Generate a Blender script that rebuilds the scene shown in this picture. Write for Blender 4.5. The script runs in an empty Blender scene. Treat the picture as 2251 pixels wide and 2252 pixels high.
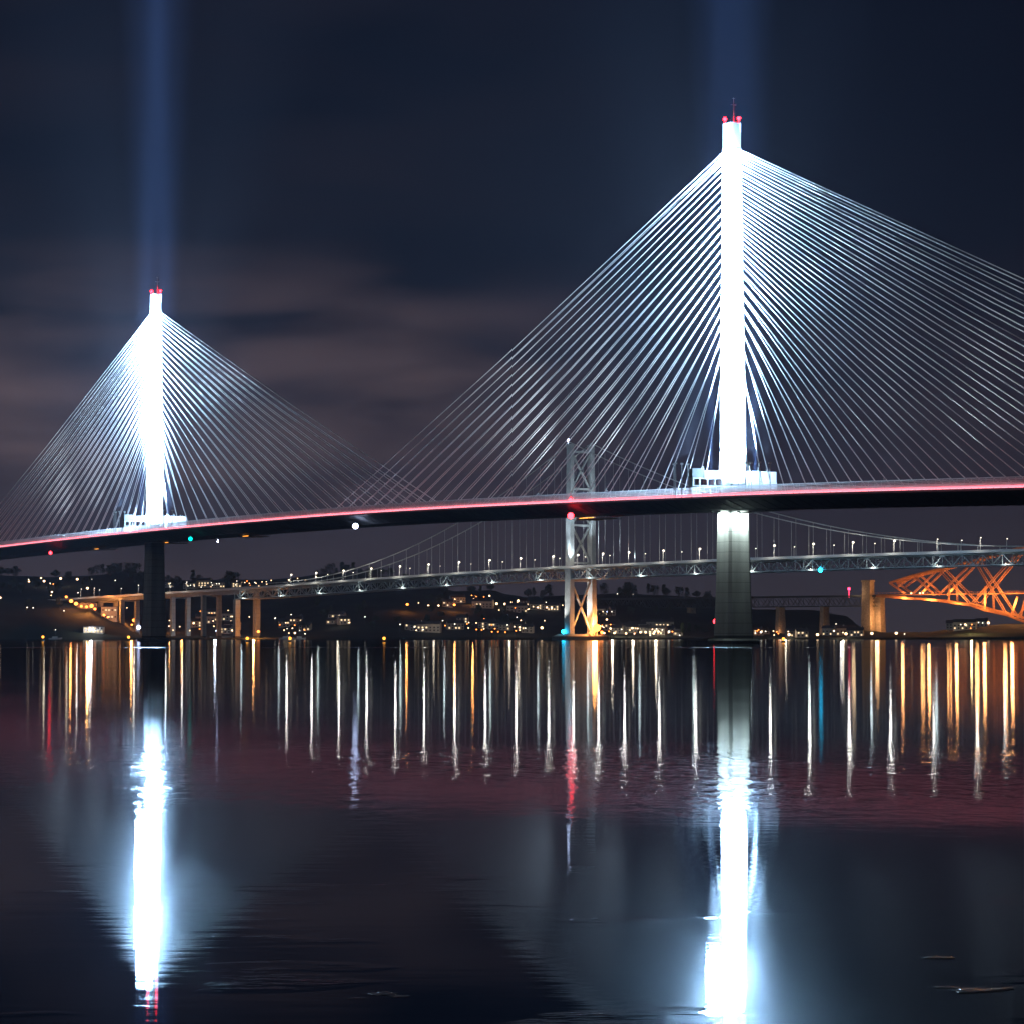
import bpy, math, random
from mathutils import Vector
random.seed(7)
R = math.radians
sc = bpy.context.scene
COL = sc.collection
F = 6366.0                      # focal length in pixels of the 2251 px photograph
CX, CY = 1125.5, 1126.0
CAMZ = 3.0
PITCH = math.atan(273.0 / F)
CP, SP = math.cos(PITCH), math.sin(PITCH)

# ------------------------------------------------------------------ helpers
def ray(px, py):
    u, v = (px - CX) / F, (CY - py) / F
    return Vector((u, CP - v * SP, SP + v * CP))
def at(px, py, Y):
    d = ray(px, py); k = Y / d.y
    return Vector((d.x * k, Y, CAMZ + d.z * k))

class MB:
    def __init__(s): s.v = []; s.f = []; s.m = []; s.mi = 0
    def quad(s, pts):
        n = len(s.v); s.v += [tuple(p) for p in pts]; s.f.append(tuple(range(n, n + len(pts)))); s.m.append(s.mi)
    def hexa(s, p):             # 8 points: bottom 4 ccw, top 4 ccw
        n = len(s.v); s.v += [tuple(q) for q in p]
        for f in ((3, 2, 1, 0), (4, 5, 6, 7), (0, 1, 5, 4), (1, 2, 6, 5), (2, 3, 7, 6), (3, 0, 4, 7)):
            s.f.append(tuple(n + i for i in f)); s.m.append(s.mi)
    def box(s, c, h, ax=None):  # centre, half sizes, axes
        c = Vector(c)
        ax = ax or (Vector((1, 0, 0)), Vector((0, 1, 0)), Vector((0, 0, 1)))
        a, b, d = ax[0] * h[0], ax[1] * h[1], ax[2] * h[2]
        s.hexa([c - a - b - d, c + a - b - d, c + a + b - d, c - a + b - d,
                c - a - b + d, c + a - b + d, c + a + b + d, c - a + b + d])
    def bar(s, p, q, w, h=None):
        p, q = Vector(p), Vector(q); h = h or w
        t = (q - p); L = t.length
        if L < 1e-6: return
        t /= L
        up = Vector((0, 0, 1)) if abs(t.z) < .98 else Vector((1, 0, 0))
        a = t.cross(up).normalized(); b = a.cross(t).normalized()
        s.box((p + q) / 2, (L / 2, w / 2, h / 2), (t, a, b))
    def tube(s, pts, r, n=6, cap=True):
        pts = [Vector(p) for p in pts]; rings = []
        rr = r if isinstance(r, (list, tuple)) else [r] * len(pts)
        for i, p in enumerate(pts):
            t = (pts[min(i + 1, len(pts) - 1)] - pts[max(i - 1, 0)]).normalized()
            up = Vector((0, 0, 1)) if abs(t.z) < .98 else Vector((1, 0, 0))
            a = t.cross(up).normalized(); b = a.cross(t).normalized()
            k = len(s.v); rings.append(k)
            for j in range(n):
                th = 2 * math.pi * j / n
                s.v.append(tuple(p + (a * math.cos(th) + b * math.sin(th)) * rr[i]))
        for i in range(len(rings) - 1):
            for j in range(n):
                s.f.append((rings[i] + j, rings[i] + (j + 1) % n, rings[i + 1] + (j + 1) % n, rings[i + 1] + j)); s.m.append(s.mi)
        if cap:
            s.f.append(tuple(rings[0] + j for j in reversed(range(n)))); s.m.append(s.mi)
            s.f.append(tuple(rings[-1] + j for j in range(n))); s.m.append(s.mi)
    def ball(s, c, r, n=8, k=5, sz=1.0):
        c = Vector(c); pts = []; rr = []
        base = len(s.v)
        for i in range(k + 1):
            ph = math.pi * i / k - math.pi / 2
            for j in range(n):
                th = 2 * math.pi * j / n
                s.v.append(tuple(c + Vector((math.cos(ph) * math.cos(th) * r, math.cos(ph) * math.sin(th) * r, math.sin(ph) * r * sz))))
        for i in range(k):
            for j in range(n):
                s.f.append((base + i * n + j, base + i * n + (j + 1) % n, base + (i + 1) * n + (j + 1) % n, base + (i + 1) * n + j)); s.m.append(s.mi)
    def loft(s, rings, cap=True):
        n = len(rings[0]); ks = []
        for r_ in rings:
            ks.append(len(s.v)); s.v += [tuple(p) for p in r_]
        for i in range(len(ks) - 1):
            for j in range(n):
                s.f.append((ks[i] + j, ks[i] + (j + 1) % n, ks[i + 1] + (j + 1) % n, ks[i + 1] + j)); s.m.append(s.mi)
        if cap:
            s.f.append(tuple(ks[0] + j for j in reversed(range(n)))); s.m.append(s.mi)
            s.f.append(tuple(ks[-1] + j for j in range(n))); s.m.append(s.mi)
    def mesh(s, name, mats):
        me = bpy.data.meshes.new(name); me.from_pydata(s.v, [], s.f); me.validate()
        for m in (mats if isinstance(mats, (list, tuple)) else [mats]): me.materials.append(m)
        if len(me.polygons) == len(s.m): me.polygons.foreach_set('material_index', s.m)
        me.update(); return me
    def build(s, name, mats, parent=None, loc=None):
        o = bpy.data.objects.new(name, s.mesh(name, mats)); COL.objects.link(o)
        if parent: o.parent = parent
        if loc: o.location = loc
        return o

def tag(o, label=None, cat=None, group=None, kind=None):
    if label: o['label'] = label
    if cat: o['category'] = cat
    if group: o['group'] = group
    if kind: o['kind'] = kind
    return o
def empty(name, loc=(0, 0, 0)):
    o = bpy.data.objects.new(name, None); COL.objects.link(o); o.location = loc; return o
def put(name, me, loc, rz=0.0, sc_=1.0, parent=None):
    o = bpy.data.objects.new(name, me); COL.objects.link(o); o.location = loc
    o.rotation_euler = (0, 0, rz); o.scale = (sc_,) * 3 if not isinstance(sc_, tuple) else sc_
    if parent: o.parent = parent
    return o

# ------------------------------------------------------------------ materials
def mat(name, col, rough=.7, metal=0.0, noise=0.0, nscale=1.0, bump=0.0, stretch=(1, 1, 1)):
    m = bpy.data.materials.new(name); m.use_nodes = True
    nt = m.node_tree; b = nt.nodes['Principled BSDF']
    b.inputs['Base Color'].default_value = (*col, 1); b.inputs['Roughness'].default_value = rough
    b.inputs['Metallic'].default_value = metal
    b.inputs['Specular IOR Level'].default_value = .3
    if noise:
        tc = nt.nodes.new('ShaderNodeTexCoord'); mp = nt.nodes.new('ShaderNodeMapping'); nz = nt.nodes.new('ShaderNodeTexNoise')
        mp.inputs['Scale'].default_value = stretch
        nz.inputs['Scale'].default_value = nscale; nz.inputs['Detail'].default_value = 5
        nt.links.new(tc.outputs['Object'], mp.inputs[0]); nt.links.new(mp.outputs[0], nz.inputs['Vector'])
        rp = nt.nodes.new('ShaderNodeValToRGB')
        rp.color_ramp.elements[0].position = .3; rp.color_ramp.elements[1].position = .7
        rp.color_ramp.elements[0].color = tuple(c * (1 - noise) for c in col) + (1,)
        rp.color_ramp.elements[1].color = tuple(min(1, c * (1 + noise)) for c in col) + (1,)
        nt.links.new(nz.outputs[0], rp.inputs[0]); nt.links.new(rp.outputs[0], b.inputs['Base Color'])
        if bump:
            bp = nt.nodes.new('ShaderNodeBump'); bp.inputs['Strength'].default_value = bump
            nt.links.new(nz.outputs[0], bp.inputs['Height']); nt.links.new(bp.outputs[0], b.inputs['Normal'])
    return m
def glow(name, col, strength, sample='NONE'):
    m = bpy.data.materials.new(name); m.use_nodes = True; nt = m.node_tree; nt.nodes.clear()
    e = nt.nodes.new('ShaderNodeEmission'); e.inputs[0].default_value = (*col, 1); e.inputs[1].default_value = strength
    o = nt.nodes.new('ShaderNodeOutputMaterial'); nt.links.new(e.outputs[0], o.inputs[0])
    m.cycles.emission_sampling = sample
    return m

M = {}
M['concrete'] = mat('pylon_concrete', (.52, .52, .5), .8, noise=.12, nscale=.15, stretch=(1, 1, .25))
M['pier'] = mat('pier_concrete', (.32, .32, .3), .8, noise=.25, nscale=.2, stretch=(1, 1, .12))
nt = M['pier'].node_tree; pb = nt.nodes['Principled BSDF']; src = pb.inputs['Base Color'].links[0].from_socket
pg = nt.nodes.new('ShaderNodeNewGeometry'); ps = nt.nodes.new('ShaderNodeSeparateXYZ'); nt.links.new(pg.outputs['Position'], ps.inputs[0])
def pm(op, a, b_):
    n = nt.nodes.new('ShaderNodeMath'); n.operation = op
    for i, x in enumerate((a, b_)):
        if isinstance(x, (int, float)): n.inputs[i].default_value = x
        else: nt.links.new(x, n.inputs[i])
    return n.outputs[0]
line = pm('LESS_THAN', pm('FRACT', pm('DIVIDE', ps.outputs[2], 4.0), 0), .05)          # pour joints
tidem = pm('LESS_THAN', ps.outputs[2], 3.2)                                             # weed below the tide mark
pf = pm('SUBTRACT', 1.0, pm('MAXIMUM', pm('MULTIPLY', line, .45), pm('MULTIPLY', tidem, .75)))
pmx = nt.nodes.new('ShaderNodeMix'); pmx.data_type = 'RGBA'; pmx.blend_type = 'MULTIPLY'; pmx.inputs[0].default_value = 1
nt.links.new(src, pmx.inputs[6]); nt.links.new(pf, pmx.inputs[7]); nt.links.new(pmx.outputs[2], pb.inputs['Base Color'])
M['deck'] = mat('deck_steel', (.2, .21, .22), .6, noise=.1, nscale=.3)
M['asphalt'] = mat('asphalt', (.05, .05, .05), .9)
M['stay'] = mat('stay_sheath', (.8, .8, .8), .5)
M['white'] = mat('white_paint', (.75, .76, .75), .5)
M['dark'] = mat('dark_steel', (.06, .07, .07), .6)
M['grey'] = mat('grey_steel', (.34, .36, .36), .6, noise=.15, nscale=.4)
M['frb'] = mat('grey_bridge_paint', (.42, .45, .46), .6, noise=.15, nscale=.3)
M['red'] = mat('red_bridge_paint', (.5, .23, .1), .6, noise=.2, nscale=.2)
M['stone'] = mat('granite', (.42, .34, .25), .85, noise=.25, nscale=.5)
M['roof'] = mat('slate_roof', (.07, .07, .08), .7)
M['render'] = mat('house_render', (.55, .52, .47), .8, noise=.1, nscale=.5)
M['land'] = mat('hillside', (.02, .026, .016), .95, noise=.5, nscale=.02)
M['rock'] = mat('rock', (.05, .048, .042), .22, noise=.4, nscale=3)
M['leaf'] = mat('leaf', (.04, .06, .025), .8)
M['bark'] = mat('bark', (.06, .045, .03), .9)
M['boat'] = mat('boat_paint', (.7, .7, .7), .4)
M['louvre'] = mat('louvre', (.75, .75, .75), .5)
nt = M['louvre'].node_tree
tr = nt.nodes.new('ShaderNodeBsdfTranslucent'); tr.inputs[0].default_value = (.8, .8, .8, 1)
mx = nt.nodes.new('ShaderNodeMixShader'); mx.inputs[0].default_value = .6
nt.links.new(nt.nodes['Principled BSDF'].outputs[0], mx.inputs[1]); nt.links.new(tr.outputs[0], mx.inputs[2])
nt.links.new(mx.outputs[0], nt.nodes['Material Output'].inputs[0])

LAMPC = dict(W=(1, .62, .33), N=(1, .88, .7), O=(1, .24, .04), C=(.01, .4, .65), R=(1, .02, .03), B=(.62, .7, 1), T=(.0, .4, .33), Y=(1, .36, .04), P=(1, .03, .09))
LG = {k: glow('lamp_glow_' + n, LAMPC[k], s) for k, n, s in (('W', 'warm', 6), ('N', 'neutral', 4), ('O', 'orange', 8), ('C', 'cyan', 18), ('R', 'red', 20), ('B', 'blue_white', 22), ('T', 'teal', 5), ('Y', 'yellow', 5), ('P', 'crimson', 10))}
M['strip'] = glow('traffic_trail_glow', (1, .16, .215), 2.6, 'AUTO')
M['backlight'] = glow('added_backlight_glow', (1, .34, .40), 6.5, 'AUTO')
M['beacon'] = glow('beacon_red', (1, .006, .011), 60)
M['window'] = glow('lit_window', (1, .72, .4), 1.6)

# ------------------------------------------------------------------ camera
cam = bpy.data.cameras.new('camera'); co = bpy.data.objects.new('camera', cam); COL.objects.link(co)
co.location = (0, 0, CAMZ); co.rotation_euler = (R(90) + PITCH, 0, 0)
cam.sensor_fit = 'HORIZONTAL'; cam.sensor_width = 36; cam.lens = 36 * F / 2251.0
cam.clip_start = .5; cam.clip_end = 40000
sc.camera = co

# ------------------------------------------------------------------ world: night sky with thin cloud
w = bpy.data.worlds.new('World'); sc.world = w; w.use_nodes = True
nt = w.node_tree; nt.nodes.clear()
def N(t, **k):
    n = nt.nodes.new(t)
    for a, b in k.items(): setattr(n, a, b)
    return n
def math_(op, a, b=None):
    n = N('ShaderNodeMath', operation=op)
    for i, x in enumerate((a, b)):
        if x is None: continue
        if isinstance(x, (int, float)): n.inputs[i].default_value = x
        else: nt.links.new(x, n.inputs[i])
    return n.outputs[0]
def ramp(fac, stops):
    n = N('ShaderNodeValToRGB'); e = n.color_ramp.elements
    while len(e) < len(stops): e.new(.5)
    for i, (p, c) in enumerate(stops):
        e[i].position = p; e[i].color = (c if isinstance(c, tuple) else (c, c, c)) + (1,)
    nt.links.new(fac, n.inputs[0]); return n.outputs[0]
tc = N('ShaderNodeTexCoord'); sx = N('ShaderNodeSeparateXYZ'); nt.links.new(tc.outputs['Generated'], sx.inputs[0])
az = math_('DIVIDE', sx.outputs[0], math_('MAXIMUM', sx.outputs[1], .05))
el = math_('DIVIDE', sx.outputs[2], math_('MAXIMUM', sx.outputs[1], .05))
cb = N('ShaderNodeCombineXYZ')
nt.links.new(math_('MULTIPLY', az, 9.0), cb.inputs[0]); nt.links.new(math_('MULTIPLY', el, 42.0), cb.inputs[1])
nz = N('ShaderNodeTexNoise'); nz.inputs['Scale'].default_value = 1.0; nz.inputs['Detail'].default_value = 5; nz.inputs['Roughness'].default_value = .46
nz.inputs['Distortion'].default_value = .3
nt.links.new(cb.outputs[0], nz.inputs['Vector'])
base = ramp(math_('MULTIPLY', el, 4.0), [(0.0, (.036, .032, .043)), (.25, (.017, .016, .027)), (.5, (.003, .0045, .0115)), (1, (.0016, .0028, .0095))])
cov = ramp(nz.outputs[0], [(.34, 0.0), (.68, 1.0)])
elm = ramp(math_('MULTIPLY', el, 4.0), [(.16, .25), (.26, 1.0), (.44, .75), (.56, .05)])     # cloud bank a few degrees up
azm = ramp(math_('ADD', math_('MULTIPLY', az, 2.2), .5), [(.05, 1.0), (.42, .9), (.6, .12)])
cl = math_('MULTIPLY', math_('MULTIPLY', cov, elm), azm)
mixc = N('ShaderNodeMix', data_type='RGBA'); nt.links.new(cl, mixc.inputs[0]); nt.links.new(base, mixc.inputs[6]); mixc.inputs[7].default_value = (.098, .068, .075, 1)
bg = N('ShaderNodeBackground'); nt.links.new(mixc.outputs[2], bg.inputs[0]); bg.inputs[1].default_value = 1.0
wo = N('ShaderNodeOutputWorld'); nt.links.new(bg.outputs[0], wo.inputs[0])

# ------------------------------------------------------------------ water
mw = bpy.data.materials.new('estuary_water'); mw.use_nodes = True; nt = mw.node_tree; nt.nodes.clear()
geo = N('ShaderNodeNewGeometry')
mp = N('ShaderNodeMapping'); nt.links.new(geo.outputs['Position'], mp.inputs[0]); mp.inputs['Scale'].default_value = (.02, .05, .05)
nz = N('ShaderNodeTexNoise'); nz.inputs['Scale'].default_value = 1; nz.inputs['Detail'].default_value = 4; nt.links.new(mp.outputs[0], nz.inputs['Vector'])
rg = ramp(nz.outputs[0], [(.35, .060), (.65, .068)])
mp2 = N('ShaderNodeMapping'); nt.links.new(geo.outputs['Position'], mp2.inputs[0]); mp2.inputs['Scale'].default_value = (.7, 2.2, 1)
nz2 = N('ShaderNodeTexNoise'); nz2.inputs['Scale'].default_value = 1; nz2.inputs['Detail'].default_value = 3; nt.links.new(mp2.outputs[0], nz2.inputs['Vector'])
mp3 = N('ShaderNodeMapping'); nt.links.new(geo.outputs['Position'], mp3.inputs[0]); mp3.inputs['Scale'].default_value = (.35, .55, 1); mp3.inputs['Location'].default_value = (3.1, .4, 0)
nz3 = N('ShaderNodeTexNoise'); nz3.inputs['Scale'].default_value = 1; nz3.inputs['Detail'].default_value = 2; nt.links.new(mp3.outputs[0], nz3.inputs['Vector'])
patch = ramp(nz3.outputs[0], [(.60, 0.0), (.70, 1.0)])
mp4 = N('ShaderNodeMapping'); nt.links.new(geo.outputs['Position'], mp4.inputs[0]); mp4.inputs['Scale'].default_value = (3, 6, 1)
nz4 = N('ShaderNodeTexNoise'); nz4.inputs['Scale'].default_value = 1; nz4.inputs['Detail'].default_value = 2; nt.links.new(mp4.outputs[0], nz4.inputs['Vector'])
sp0 = N('ShaderNodeSeparateXYZ'); nt.links.new(geo.outputs['Position'], sp0.inputs[0])
near = ramp(math_('DIVIDE', sp0.outputs[1], 100.0), [(.24, 1.0), (.42, 0.0)])
calm = ramp(math_('DIVIDE', sp0.outputs[1], 100.0), [(.2, .0014), (.5, .002), (.9, .0012)])
mp5 = N('ShaderNodeMapping'); nt.links.new(geo.outputs['Position'], mp5.inputs[0]); mp5.inputs['Scale'].default_value = (2.2, .8, 1)
nz5 = N('ShaderNodeTexNoise'); nz5.inputs['Scale'].default_value = 1; nz5.inputs['Detail'].default_value = 3; nt.links.new(mp5.outputs[0], nz5.inputs['Vector'])
ruf = ramp(math_('DIVIDE', sp0.outputs[1], 100.0), [(.44, 0.0), (.52, 1.0), (.74, 1.0), (.88, 0.0)])
mp6 = N('ShaderNodeMapping'); nt.links.new(geo.outputs['Position'], mp6.inputs[0]); mp6.inputs['Scale'].default_value = (.22, .1, 1)
nz6 = N('ShaderNodeTexNoise'); nz6.inputs['Scale'].default_value = 1; nz6.inputs['Detail'].default_value = 1; nt.links.new(mp6.outputs[0], nz6.inputs['Vector'])
ruf = math_('MULTIPLY', ruf, ramp(nz6.outputs[0], [(.35, .25), (.6, 1.0)]))
ruf = math_('MULTIPLY', math_('MULTIPLY', ruf, nz5.outputs[0]), .014)
hsum = math_('ADD', ruf, math_('ADD', math_('MULTIPLY', nz2.outputs[0], calm), math_('MULTIPLY', math_('MULTIPLY', math_('MULTIPLY', patch, near), nz4.outputs[0]), .010)))
bp = N('ShaderNodeBump'); bp.inputs['Strength'].default_value = 1.0; bp.inputs['Distance'].default_value = 1.0; nt.links.new(hsum, bp.inputs['Height'])
gl = N('ShaderNodeBsdfAnisotropic'); gl.distribution = 'BECKMANN'; gl.inputs['Color'].default_value = (.50, .55, .61, 1)
gl.inputs['Anisotropy'].default_value = .27; tg = N('ShaderNodeCombineXYZ'); tg.inputs[0].default_value = 1; nt.links.new(tg.outputs[0], gl.inputs['Tangent'])
sy = N('ShaderNodeSeparateXYZ'); nt.links.new(geo.outputs['Position'], sy.inputs[0])
def band(y0, hw, amp):                 # narrow tide lines where current ruffles the surface
    d_ = math_('DIVIDE', math_('ABSOLUTE', math_('SUBTRACT', sy.outputs[1], y0)), hw)
    return math_('MULTIPLY', ramp(d_, [(0.0, 1.0), (.5, 1.0), (1.0, 0.0)]), amp)
tide = band(764.0, 13.0, .2)
tide = math_('MULTIPLY', tide, ramp(nz.outputs[0], [(.38, .3), (.55, 1.0)]))
rgd = math_('MULTIPLY', rg, ramp(math_('DIVIDE', sy.outputs[1], 100.0), [(.28, .6), (.75, 1.0)]))
nt.links.new(math_('ADD', rgd, tide), gl.inputs['Roughness']); nt.links.new(bp.outputs[0], gl.inputs['Normal'])
df = N('ShaderNodeBsdfDiffuse'); df.inputs[0].default_value = (.004, .007, .01, 1)
fr = N('ShaderNodeFresnel'); fr.inputs[0].default_value = 1.33
mx = N('ShaderNodeMixShader'); nt.links.new(fr.outputs[0], mx.inputs[0]); nt.links.new(df.outputs[0], mx.inputs[1]); nt.links.new(gl.outputs[0], mx.inputs[2])
wo = N('ShaderNodeOutputMaterial'); nt.links.new(mx.outputs[0], wo.inputs[0])
b = MB(); b.quad([(-5000, -300, 0), (5000, -300, 0), (5000, 7000, 0), (-5000, 7000, 0)])
tag(b.build('water', mw), 'dark calm estuary water streaked with reflected lights', 'water', kind='structure')

# ------------------------------------------------------------------ cable-stayed bridge
TL = at(339, 1410, 1720); TL.z = 0
TR = at(1612, 1416, 1144); TR.z = 0
SD = (TR - TL); SPAN = SD.length; SD.normalize()
ND = Vector((-SD.y, SD.x, 0))                     # lateral, pointing right and away
UP = Vector((0, 0, 1))
DZ = [(-500, 58.5), (-298, 61.5), (0, 63.6), (325, 63.0), (650, 57.6), (834, 52.6), (1000, 47)]
def interp(tab, x):
    n = len(tab)
    if x <= tab[0][0]: i = 0
    elif x >= tab[-1][0]: i = n - 2
    else:
        i = max(k for k in range(n - 1) if tab[k][0] <= x)
    def sl(k):
        if k <= 0: return (tab[1][1] - tab[0][1]) / (tab[1][0] - tab[0][0])
        if k >= n - 1: return (tab[-1][1] - tab[-2][1]) / (tab[-1][0] - tab[-2][0])
        return (tab[k + 1][1] - tab[k - 1][1]) / (tab[k + 1][0] - tab[k - 1][0])
    (x0, y0), (x1, y1) = tab[i], tab[i + 1]; h = x1 - x0; t = (x - x0) / h
    return (2*t**3 - 3*t*t + 1)*y0 + (t**3 - 2*t*t + t)*h*sl(i) + (-2*t**3 + 3*t*t)*y1 + (t**3 - t*t)*h*sl(i + 1)
def deckz(s): return interp(DZ, s)
def Q(s, n=0.0, z=0.0, rel=True): return TL + SD * s + ND * n + UP * (z + (deckz(s) if rel else 0))

bridge = empty('cable_stayed_bridge', TR)
tag(bridge, 'nearest bridge, floodlit white cable stayed bridge with single column pylons and fan of stays', 'bridge')
def on_bridge(mb, name, m, parent=bridge):
    o = mb.build(name, m); o.parent = parent
    o.matrix_parent_inverse = parent.matrix_world.inverted() if parent is bridge else o.matrix_parent_inverse
    return o
bpy.context.view_layer.update()
S0, S1, DS = -520, 1000, 10
ss = [S0 + i * DS for i in range(int((S1 - S0) / DS) + 1)]
b = MB()
prof = [(-20, 0), (-20.3, -.9), (-19.5, -1.4), (-11, -4.9), (11, -4.9), (19.5, -1.4), (20.3, -.9), (20, 0)]
b.loft([[Q(s, n, z) for n, z in prof] for s in ss])
for s in range(-500, 980, 8):
    for n0, n1, z0, z1 in ((-19.4, -11, -1.45, -4.95), (-11, 11, -4.95, -4.95)):
        b.bar(Q(s, n0, z0), Q(s, n1, z1), .35, .25)
on_bridge(b, 'deck', M['deck'])
b = MB()
for n0, n1 in ((-18.4, -4.2), (4.2, 18.4)):
    for i in range(len(ss) - 1):
        b.quad([Q(ss[i], n0, .01), Q(ss[i + 1], n0, .01), Q(ss[i + 1], n1, .01), Q(ss[i], n1, .01)])
on_bridge(b, 'carriageway', M['asphalt'])
for side in (-1, 1):
    b = MB()
    for i in range(len(ss) - 1):                       # added glowing strip standing in for traffic light trails at the deck edge
        b.hexa([Q(ss[i], side * 20.05, .05), Q(ss[i + 1], side * 20.05, .05), Q(ss[i + 1], side * 20.25, .05), Q(ss[i], side * 20.25, .05),
                Q(ss[i], side * 20.05, .8), Q(ss[i + 1], side * 20.05, .8), Q(ss[i + 1], side * 20.25, .8), Q(ss[i], side * 20.25, .8)])
    on_bridge(b, 'traffic_trail_strip', M['strip'])
    b = MB()
    for i in range(len(ss) - 1):                       # added inner strip, no real fixture, lighting the louvres from behind
        b.hexa([Q(ss[i], side * 18.6, .05), Q(ss[i + 1], side * 18.6, .05), Q(ss[i + 1], side * 18.75, .05), Q(ss[i], side * 18.75, .05),
                Q(ss[i], side * 18.6, .6), Q(ss[i + 1], side * 18.6, .6), Q(ss[i + 1], side * 18.75, .6), Q(ss[i], side * 18.75, .6)])
    on_bridge(b, 'added_backlight', M['backlight'])
    b = MB()
    for k in range(5):
        z = 1.0 + k * .55
        for i in range(len(ss) - 1):
            n0 = side * 19.9
            b.quad([Q(ss[i], n0, z), Q(ss[i + 1], n0, z), Q(ss[i + 1], n0 + side * .12, z + .4), Q(ss[i], n0 + side * .12, z + .4)])
    s = S0
    while s < S1:
        b.bar(Q(s, side * 19.8, 0), Q(s, side * 19.8, 3.6), .22); s += 4.05
    on_bridge(b, 'wind_shield', M['louvre'])

# pylons
def ring(s, z, ws, wn, ch=.22):
    a, c = ws / 2, wn / 2; k = min(a, c) * ch
    pts = [(-a + k, -c), (a - k, -c), (a, -c + k), (a, c - k), (a - k, c), (-a + k, c), (-a, c - k), (-a, -c + k)]
    return [Q(s, n, z, False) + SD * 0 + SD * d for d, n in pts]
def pylon(s, z_top, wf=1.1):
    b = MB(); zd = deckz(s)
    W = [(0, 10.9), (20, 9.6), (zd - 5.5, 8.4)]
    b.loft([ring(s, 0 if i == 0 else z, w_ * 1.1 * wf, w_ * wf) for i, (z, w_) in enumerate(W)])
    lo = b
    t = MB()
    t.loft([ring(s, z, w_ * 1.1 * wf, w_ * wf) for z, w_ in ((zd - 5.5, 8.38), (zd, 7.4), (zd + 55, 6.6), (z_top - 10, 5.3), (z_top - 9.8, 5.0), (z_top, 5.0))])
    py = on_bridge(t, 'pylon', M['concrete'])
    lo_o = on_bridge(lo, 'pier', M['pier'])
    c = MB(); c.loft([ring(s, z, w_, w_, .3) for z, w_ in ((-1, 17), (1.2, 17), (2.0, 15.5))])
    o = c.build('pile_cap', M['pier']); o.parent = lo_o; o.matrix_parent_inverse = lo_o.matrix_world.inverted()
    return py, lo_o
def sub(mb, name, m, parent):
    o = mb.build(name, m); o.parent = parent; bpy.context.view_layer.update()
    o.matrix_parent_inverse = parent.matrix_world.inverted(); return o
ZTOP = 206.8
STAY = {}
for key, s in (('R', SPAN), ('L', 0.0)):
    py, pier = pylon(s, ZTOP)
    b = MB(); b.tube([Q(s, .8, ZTOP, False), Q(s, .8, ZTOP + 7.5, False)], [.28, .2]); b.tube([Q(s, .8, ZTOP + 7.5, False), Q(s, .8, ZTOP + 10.5, False)], .09)
    b.bar(Q(s, -.4, ZTOP + 7.6, False), Q(s, 2, ZTOP + 7.6, False), .2)
    b.bar(Q(s, .2, ZTOP + 10.2, False), Q(s, 1.4, ZTOP + 10.2, False), .12)
    sub(b, 'mast', M['white'], py)
    b = MB()                                            # railing round the pylon head
    for n in (-2.3, 2.3): b.bar(Q(s - 2.5, n, ZTOP + 1.1, False), Q(s + 2.5, n, ZTOP + 1.1, False), .12)
    for d in (-2.5, -1.2, 0, 1.2, 2.5):
        for n in (-2.3, 2.3): b.bar(Q(s + d, n, ZTOP, False), Q(s + d, n, ZTOP + 1.1, False), .12)
    sub(b, 'railing', M['white'], py)
    for n, d in ((-2.0, -2.0), (2.0, 2.0)):
        b = MB(); b.ball(Q(s + d, n, ZTOP + 2.0, False), .75)
        b.bar(Q(s + d, n, ZTOP, False), Q(s + d, n, ZTOP + 1.5, False), .3)
        sub(b, 'red_beacon', M['beacon'], py)
    # stays
    for side in (-1, 1):
        for pl in (-1, 1):
            for i in range(1, 25):
                zt = 119 + 77.5 * (1 - (1 - (i - 1) / 23) ** 1.25)
                d = 16.2 * i + 2
                p0 = Q(s + side * 2.3, pl * 1.5, zt, False); p1 = Q(s + side * d, pl * 3.0, .3)
                mid = (p0 + p1) / 2 - UP * (d * .004)
                STAY.setdefault(key, []).append((d, side, (p0, mid, p1)))
for key in 'RL':
    lst = STAY[key]
    if key == 'L':
        lst.sort(key=lambda q: (q[0])); one, rest = lst[:4], lst[4:]
    else: one, rest = lst, []
    for d, side, pts in one:
        b = MB(); b.tube(pts, .2, 6); on_bridge(b, 'stay_cable', M['stay'])
    if rest:
        b = MB()
        for d, side, pts in rest: b.tube(pts, .22, 6)
        tag(on_bridge(b, 'stay_cable', M['stay']), kind='stuff')

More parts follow.
